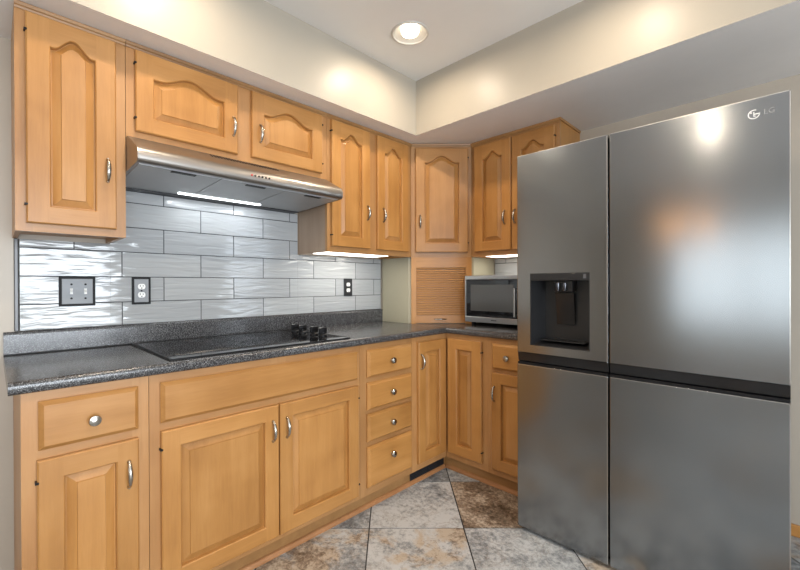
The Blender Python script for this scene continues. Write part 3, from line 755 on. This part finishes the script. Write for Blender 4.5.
mb = MB(); mb.box(0.092, 0.114, -2.040, -1.620, 1.6275, 1.6345, 0.002); mb.build('light_strip', M['led_cool'], t, world=True, label='lit white lamp strip')
hl = area_light('hood_lamp', (0.105, -1.83, 1.6225), (0, 0, 0), 0.025, 0.41, 0.9, (0.93, 0.97, 1.0)); hl.parent = t; hl.location = hl.location-t.location
# vent slots and buttons on the sloped front
def on_slope(s_):  # distance along slope from top
    a = (0.335, 1.7790); b = (0.452, 1.7165); return (a[0]+(b[0]-a[0])*s_, a[1]+(b[1]-a[1])*s_)
mb = MB(); q0 = on_slope(0.14); q1 = on_slope(0.38)
n = 24
for k in range(n):
    y = -1.985+k*0.335/n; mb.prism([(q0[0], q0[1]+0.0018), (q1[0], q1[1]+0.0018), (q1[0], q1[1]-0.001), (q0[0], q0[1]-0.001)], 1, y, y+0.0055)
mb.build('vent_slots', M['black'], t, world=True)
for k in range(6):
    y = -1.854+k*0.0168; mb = MB()
    mb.lathe([(0.0045, -0.004), (0.0045, 0.0025), (0.003, 0.0035)], (0.4885, y, 1.6770), 0, 10, cap0=True, cap1=True)
    mb.build('button', M['red'] if k == 0 else M['black'], t, world=True)

# ------------------------------------------------------------------ under-cabinet lights
def bar(label, x0, x1, y0, y1, lx, ly, power):
    z = ZB+0.0175; t = thing('under_cabinet_light', label, 'light', ((x0+x1)/2, (y0+y1)/2, z-0.02), 0, 'under-cabinet light bars')
    mb = MB(); mb.box(x0, x1, y0, y1, z-0.012, z, 0.002); mb.build('housing', M['bracket'], t, world=True)
    mb = MB(); mb.box(x0+0.004, x1-0.004, y0+0.004, y1-0.004, z-0.0190, z-0.0122, 0.002); mb.build('diffuser', M['led'], t, world=True, label='lit white diffuser')
    l = area_light('bar_lamp', (0, 0, -0.0025), (0, 0, 0), lx, ly, power, (1.0, 0.95, 0.86)); l.parent = t
bar('lit light bar under the two-door wall cabinet right of the range hood', 0.12, 0.288, -1.295, -0.80, 0.14, 0.46, 1.0)
bar('lit light bar under the wall cabinet above the microwave', 0.70, 1.19, -0.288, -0.13, 0.46, 0.13, 0.9)

# ------------------------------------------------------------------ ceiling lights
where = ['in the corner over the worktop, the one in view', 'in front of the refrigerator', 'over the cooktop', 'in the middle of the kitchen', 'behind the viewer facing the refrigerator']
for (x, y), wd in zip(LAMPS, where):
    t = thing('ceiling_light', 'round recessed ceiling light ' + wd, 'light', (x, y, ZC), 0, 'recessed ceiling lights')
    mb = MB(); mb.lathe([(0.0875, 0.001), (0.0875, -0.004), (0.092, -0.007), (0.099, -0.005), (0.101, -0.0004)], (0, 0, 0), 2, 40); mb.build('trim_ring', M['trim_ring'], t, smooth=True)
    mb = MB(); mb.lathe([(0.0870, 0.0), (0.080, 0.010), (0.066, 0.022), (0.046, 0.030)], (0, 0, 0), 2, 40); mb.build('reflector', M['reflector'], t, smooth=True)
    mb = MB(); mb.lathe([(0.0455, 0.0305), (0.0480, 0.016), (0.0470, 0.004), (0.042, -0.003), (0.030, -0.007), (0.015, -0.009), (0.001, -0.0095)], (0, 0, 0), 2, 32, cap0=True); mb.build('bulb', M['bulb'], t, smooth=True, label='glowing white lamp face')
    l = area_light('downlight', (0, 0, -0.0105), (0, 0, 0), 0.090, 0.090, LAMP_W, LAMP_COL, 'DISK', 172); l.parent = t

# ------------------------------------------------------------------ wall plates
def plate(name, label, y0, y1, z0, z1, mat, framed, grp=None):
    t = thing(name, label, 'outlet' if 'outlet' in name else 'switch', (0.0085, (y0+y1)/2, (z0+z1)/2), R(90), grp)
    w, h = (y1-y0)/2, (z1-z0)/2
    if framed:
        mb = MB(); mb.box(-w, w, -0.006, -0.0002, -h, h, 0.002); mb.build('frame', M['frame_black'], t)
        w -= 0.0095; h -= 0.0095; mb = MB(); mb.box(-w, w, -0.0085, -0.0045, -h, h, 0.0015); mb.build('cover_plate', M[mat], t)
        return t, -0.0085
    mb = MB(); mb.box(-w, w, -0.006, -0.0002, -h, h, 0.002); mb.build('cover_plate', M[mat], t); return t, -0.006
def screw(t, x, z, y, r=0.0042, mat='black'):
    mb = MB(); mb.lathe([(r, -0.001), (r, 0.0006), (r*0.7, 0.0014)], (x, y, z), 1, 12, sign=-1, cap0=True, cap1=True); mb.build('screw', M[mat], t)
t, y = plate('light_switch', 'square steel double switch plate with dark frame, left on the tiles', -2.477, -2.352, 1.100, 1.227, 'steel_plate', True)
for x in (-0.021, 0.027):
    for z in (-0.030, 0.030): screw(t, x, z, y)
    mb = MB(); mb.box(x-0.005, x+0.005, y-0.0015, y+0.001, -0.012, 0.012, 0.0005); mb.prism([(y, -0.006), (y-0.009, 0.004), (y-0.008, 0.009), (y, 0.006)], 0, x-0.0035, x+0.0035); mb.build('toggle', M['white_plastic'], t)
def duplex(t, y):
    for s_ in (-1, 1):
        z = s_*0.0195; mb = MB()
        mb.prism([(0.0155*math.cos(a), z+max(-0.0125, min(0.0125, 0.0165*math.sin(a)))) for a in [2*math.pi*k/24 for k in range(24)]], 1, y-0.0022, y+0.001)
        f = mb.build('receptacle', M['white_plastic'], t)
        mb = MB(); mb.box(-0.0070, -0.0048, y-0.0027, y-0.0019, z-0.001, z+0.0075); mb.box(0.0048, 0.0070, y-0.0027, y-0.0019, z, z+0.0065)
        mb.lathe([(0.0026, 0.0019), (0.0026, 0.0027)], (0, y, z-0.007), 1, 10, sign=-1, cap0=True, cap1=True); mb.build('slots', M['black'], f)
    screw(t, 0, 0, y, 0.0038)
t, y = plate('wall_outlet', 'steel duplex outlet with dark frame, right of the switch plate', -2.214, -2.136, 1.099, 1.227, 'steel_plate', True, 'wall outlets'); duplex(t, y)
t, y = plate('wall_outlet', 'black duplex outlet with white sockets, near the corner beyond the cooktop', -0.965, -0.893, 1.109, 1.231, 'charcoal', False, 'wall outlets'); duplex(t, y)

# ------------------------------------------------------------------ microwave
MX0, MX1, MY, MZ0, MZ1 = 0.630, 1.150, -0.425, 0.9395, 1.2455
t = thing('microwave', 'stainless countertop microwave with black glass door beside the refrigerator', 'microwave', ((MX0+MX1)/2, MY, ZCT))
mb = MB(); mb.box(MX0, MX1, MY+0.028, -0.060, MZ0, MZ1, 0.004); mb.build('body', M['micro_steel'], t, world=True)
mb = MB()
dx1 = 1.035
mb.box(MX0, dx1, MY, MY+0.0275, MZ1-0.026, MZ1, 0.002); mb.box(MX0, dx1, MY, MY+0.0275, MZ0, MZ0+0.036, 0.002)
mb.box(MX0, MX0+0.010, MY, MY+0.0275, MZ0+0.036, MZ1-0.026, 0.001); mb.box(dx1-0.008, dx1, MY, MY+0.0275, MZ0+0.036, MZ1-0.026, 0.001)
d = mb.build('door', M['micro_steel'], t, world=True)
mb = MB(); mb.box(MX0+0.0102, dx1-0.0082, MY+0.002, MY+0.026, MZ0+0.0362, MZ1-0.0262, 0.001); mb.build('door_glass', M['glass_black'], d, world=True, label='black glass window')
mb = MB(); mb.box(MX0+0.045, 0.985, MY+0.0012, MY+0.0020, MZ0+0.075, MZ1-0.060); mb.build('viewing_screen', plain('micro_screen', (0.085, 0.088, 0.09), 0.10, spec=0.8), d, world=True)
mb = MB(); mb.tube([(1.004, MY-0.022, MZ0+0.050+0.17*k/6*1.03) for k in range(7)], 0.0085, 12)
for z in (MZ0+0.062, MZ0+0.212): mb.tube([(1.004, MY+0.001, z), (1.004, MY-0.022, z)], 0.006, 8)
mb.build('handle', M['micro_steel'], d, world=True, smooth=True, label='vertical steel bar handle')
mb = MB()
for k, (a, b) in enumerate(((0, 0.006), (0.0075, 0.0125), (0.014, 0.020), (0.0215, 0.0235), (0.025, 0.030), (0.0315, 0.0375))):
    mb.box(0.829+a, 0.829+b, MY-0.0006, MY+0.0005, MZ0+0.014, MZ0+0.0205)
mb.build('nameplate', M['charcoal'], d, world=True)
mb = MB(); mb.box(dx1+0.002, MX1, MY, MY+0.0275, MZ0, MZ1, 0.002); cp = mb.build('control_panel', M['black_gloss'], t, world=True)
mb = MB(); mb.box(dx1+0.014, MX1-0.014, MY-0.001, MY+0.001, MZ1-0.065, MZ1-0.030); mb.build('display', M['charcoal'], cp, world=True)
for r_ in range(4):
    for c_ in range(3):
        x = dx1+0.018+c_*0.027; z = MZ0+0.040+r_*0.040; mb = MB(); mb.box(x, x+0.02, MY-0.0015, MY+0.001, z, z+0.022, 0.0006); mb.build('key', M['charcoal'], cp, world=True)
for x in (MX0+0.03, MX1-0.03):
    for y in (MY+0.06, -0.10):
        mb = MB(); mb.lathe([(0.014, 0.0004), (0.016, MZ0-ZCT)], (x, y, ZCT), 2, 14, cap0=True, cap1=True); mb.build('foot', M['black'], t, world=True)

# ------------------------------------------------------------------ refrigerator
FX0, FX1, FS, FY, FZ0, FZ1 = 1.2410, 2.182, 1.6485, -0.8696, 0.0190, 1.8055
t = thing('refrigerator', 'large dark stainless four-door refrigerator with water dispenser', 'refrigerator', ((FX0+FX1)/2, FY, 0))
DB = FY+0.108
mb = MB(); mb.box(FX0+0.004, FX1-0.004, DB+0.004, -0.045, 0.035, FZ1-0.012, 0.004); mb.build('case', M['fridge_case'], t, world=True)
mb = MB(); mb.box(FX0+0.03, FX1-0.03, DB-0.03, DB+0.05, 0.0005, 0.034); mb.build('toe_grille', M['black'], t, world=True)
ZLO, ZUP = 0.804, 0.860
gap = 0.0032
def fdoor(x0, x1, z0, z1, hole=None):
    mb = MB()
    if hole is None: mb.box(x0, x1, FY, DB, z0, z1, 0.0035, seg=3)
    else:
        a0, a1, c0, c1 = hole; b = 0.0035; B_ = FY+b
        # front face ring with a chamfered outer edge, hole walls, sides and back
        o = [(x0, z0), (x1, z0), (x1, z1), (x0, z1)]; oi = [(x0+b, z0+b), (x1-b, z0+b), (x1-b, z1-b), (x0+b, z1-b)]; h = [(a0, c0), (a1, c0), (a1, c1), (a0, c1)]
        rings = [(o, DB), (o, B_), (oi, FY), (h, FY), (h, DB), (o, DB)]
        for (p, yp), (q, yq) in zip(rings[:-1], rings[1:]):
            mb.add([(v[0], yp, v[1]) for v in p]+[(v[0], yq, v[1]) for v in q], [(k, (k+1) % 4, 4+(k+1) % 4, 4+k) for k in range(4)])
    return mb.build('door', M['fridge_steel'], t, world=True, smooth=False)
HOLE = (1.308, 1.575, 0.900, 1.238)
dul = fdoor(FX0, FS-gap, ZUP, FZ1, HOLE); dur = fdoor(FS+gap, FX1, ZUP, FZ1)
dll = fdoor(FX0, FS-gap, FZ0, ZLO); dlr = fdoor(FS+gap, FX1, FZ0, ZLO)
# bright edge strips on the doors
def edges(d, x0, x1, z0, z1, side):
    mb = MB(); e = 0.0030
    xs = (x1-0.0034, x1-0.0034+e) if side == 'r' else (x0+0.0004, x0+0.0004+e)
    mb.box(xs[0], xs[1], FY-0.0006, FY+0.004, z0+0.004, z1-0.004)
    mb.box(x0+0.004, x1-0.004, FY-0.0006, FY+0.004, z1-0.0034, z1-0.0006)
    mb.build('edge_trim', M['fridge_edge'], d, world=True)
edges(dul, FX0, FS-gap, ZUP, FZ1, 'r'); edges(dur, FS+gap, FX1, ZUP, FZ1, 'r'); edges(dll, FX0, FS-gap, FZ0, ZLO, 'r'); edges(dlr, FS+gap, FX1, FZ0, ZLO, 'r')
# recessed pocket handles between the doors
for x0, x1 in ((FX0+0.001, FS-gap), (FS+gap, FX1-0.001)):
    mb = MB(); mb.prism([(FY+0.006, ZUP-0.0015), (FY+0.012, ZLO+0.016), (FY+0.030, ZLO+0.0015), (DB, ZLO+0.0015), (DB, ZUP-0.0015)], 0, x0, x1)
    p = mb.build('pocket_handle', M['black_gloss'], t, world=True)
    mb = MB(); mb.box(x0, x1, FY+0.004, FY+0.028, ZLO+0.0012, ZLO+0.010, 0.001); mb.build('grip_lip', M['black'], p, world=True)
mb = MB(); mb.box(FS-gap+0.0004, FS+gap-0.0004, FY+0.03, DB, FZ0+0.02, FZ1-0.01); mb.build('door_gasket', M['black'], t, world=True)
# dispenser set in the upper left door (all sub-parts of that door)
a0, a1, c0, c1 = HOLE; e = 0.0005; yb = DB-0.004
mb = MB()   # tapered tub: open front rectangle to a smaller back rectangle
fr = [(a0+e, c0+e), (a1-e, c0+e), (a1-e, c1-e), (a0+e, c1-e)]; bk = [(a0+0.028, c0+0.022), (a1-0.030, c0+0.022), (a1-0.030, c1-0.01), (a0+0.028, c1-0.01)]
fi = [(p[0]+(0.003 if p[0] < 1.4 else -0.003), p[1]+(0.003 if p[1] < 1.0 else -0.003)) for p in fr]
for p, yp, q, yq in ((fr, FY+0.001, fr, FY-0.0012), (fr, FY-0.0012, fi, FY-0.0012), (fi, FY-0.0012, bk, yb)):
    mb.add([(v[0], yp, v[1]) for v in p]+[(v[0], yq, v[1]) for v in q], [(k, (k+1) % 4, 4+(k+1) % 4, 4+k) for k in range(4)])
mb.add([(v[0], yb, v[1]) for v in bk], [(0, 1, 2, 3)])
mb.build('dispenser_recess', M['cavity'], dul, world=True, recalc=False)
mb = MB(); mb.box(a0+0.001, a1-0.001, FY-0.002, FY+0.050, c1-0.034, c1-0.001, 0.0015); mb.build('dispenser_panel', M['cavity_dark'], dul, world=True)
mb = MB(); mb.box(a1-0.026, a1-0.014, FY-0.0026, FY-0.0019, c1-0.026, c1-0.008); mb.build('dispenser_icon', plain('icon_grey', (0.09, 0.09, 0.095), 0.4), dul, world=True)
mb = MB(); mb.box(a0+0.086, a0+0.175, yb-0.050, yb-0.001, c1-0.085, c1-0.034, 0.004); mb.build('nozzle_block', M['cavity_dark'], dul, world=True)
for x in (a0+0.108, a0+0.140):
    mb = MB(); mb.lathe([(0.012, 0), (0.0125, 0.030), (0.010, 0.036)], (x, yb-0.052, c1-0.046), 2, 16, sign=-1, cap0=True, cap1=True); mb.build('nozzle', M['nozzle'], dul, world=True, smooth=True)
mb = MB(); mb.prism([(yb-0.030, c1-0.092), (yb-0.026, c1-0.092), (yb-0.006, c0+0.100), (yb-0.010, c0+0.098)], 0, a0+0.088, a0+0.172, bev=0.001); mb.build('paddle', M['black_gloss'], dul, world=True)
mb = MB(); mb.box(a0+0.03, a1-0.032, FY+0.03, yb-0.002, c0+0.0235, c0+0.0265, 0.001); mb.build('drip_tray', M['cavity_dark'], dul, world=True)
# maker's mark on the upper right door
def text_mesh(mb, txt, size, cx, cz, y, depth=0.0006):
    cu = bpy.data.curves.new('text', 'FONT'); cu.body = txt; cu.size = size; cu.extrude = depth; cu.align_x = 'CENTER'; cu.align_y = 'CENTER'
    ob = bpy.data.objects.new('text', cu); COL.objects.link(ob)
    dg = bpy.context.evaluated_depsgraph_get(); me = ob.evaluated_get(dg).to_mesh()
    mb.add([(cx+v.co.x, y-v.co.z, cz+v.co.y) for v in me.vertices], [tuple(p.vertices) for p in me.polygons])
    ob.evaluated_get(dg).to_mesh_clear(); bpy.data.objects.remove(ob); bpy.data.curves.remove(cu)
ex, ez, er = 2.094, 1.752, 0.0140
mb = MB()
def arc(mb, cx, cz, r, th, a0, a1, n=28):
    vs = []; fs = []
    for k in range(n+1):
        a = R(a0+(a1-a0)*k/n)
        for rr, yy in ((r-th/2, FY-0.0012), (r+th/2, FY-0.0012), (r+th/2, FY), (r-th/2, FY)): vs.append((cx+rr*math.cos(a), yy, cz+rr*math.sin(a)))
    for k in range(n):
        for j in range(4): fs.append((4*k+j, 4*k+(j+1) % 4, 4*k+4+(j+1) % 4, 4*k+4+j))
    mb.add(vs, fs)
arc(mb, ex, ez, er, 0.0028, 65, 360)
mb.box(ex+0.001, ex+er+0.0015, FY-0.0012, FY, ez-0.0016, ez+0.0016)
mb.box(ex-0.0014, ex+0.0012, FY-0.0012, FY, ez-0.008, ez+0.008); mb.box(ex-0.0014, ex+0.0055, FY-0.0012, FY, ez-0.008, ez-0.0056)
mb.lathe([(0.0024, 0), (0.0024, 0.0012)], (ex-0.007, FY, ez+0.006), 1, 12, sign=-1, cap1=True)
mb.build('emblem', M['emblem'], dur, world=True, label='round silver emblem')
mb = MB(); text_mesh(mb, 'LG', 0.024, 2.132, ez, FY-0.0004); mb.build('lettering', M['emblem_faint'], dur, world=True)

# ------------------------------------------------------------------ chandelier in the dining end (seen in the refrigerator door)
t = thing('chandelier', 'bronze chandelier with glowing amber bulbs hanging in the dining end', 'light', (1.42, -4.0, 1.62))
mb = MB(); mb.tube([(1.42, -4, ZC-0.001), (1.42, -4, 1.70)], 0.008, 8); mb.lathe([(0.06, 0), (0.055, 0.02), (0.01, 0.03)], (1.42, -4, ZC-0.0005), 2, 20, sign=-1, cap0=True, cap1=True)
mb.lathe([(0.008, 0.12), (0.03, 0.10), (0.04, 0.05), (0.02, 0.0), (0.002, -0.03)], (1.42, -4, 1.62), 2, 16); mb.build('stem', M['bronze'], t, world=True, smooth=True)
for k in range(5):
    a = 2*math.pi*k/5+0.3; c, s_ = math.cos(a), math.sin(a)
    mb = MB(); mb.tube([(1.42+c*r_, -4+s_*r_, z) for r_, z in ((0.03, 1.66), (0.10, 1.62), (0.17, 1.64), (0.20, 1.70), (0.20, 1.73))], 0.007, 8); ar = mb.build('arm', M['bronze'], t, world=True, smooth=True)
    mb = MB(); mb.lathe([(0.010, 0), (0.026, 0.02), (0.034, 0.045), (0.024, 0.075), (0.004, 0.09)], (1.42+c*0.2, -4+s_*0.2, 1.731), 2, 16, cap0=True, cap1=True); mb.build('bulb', M['warm_bulb'], ar, world=True, smooth=True)
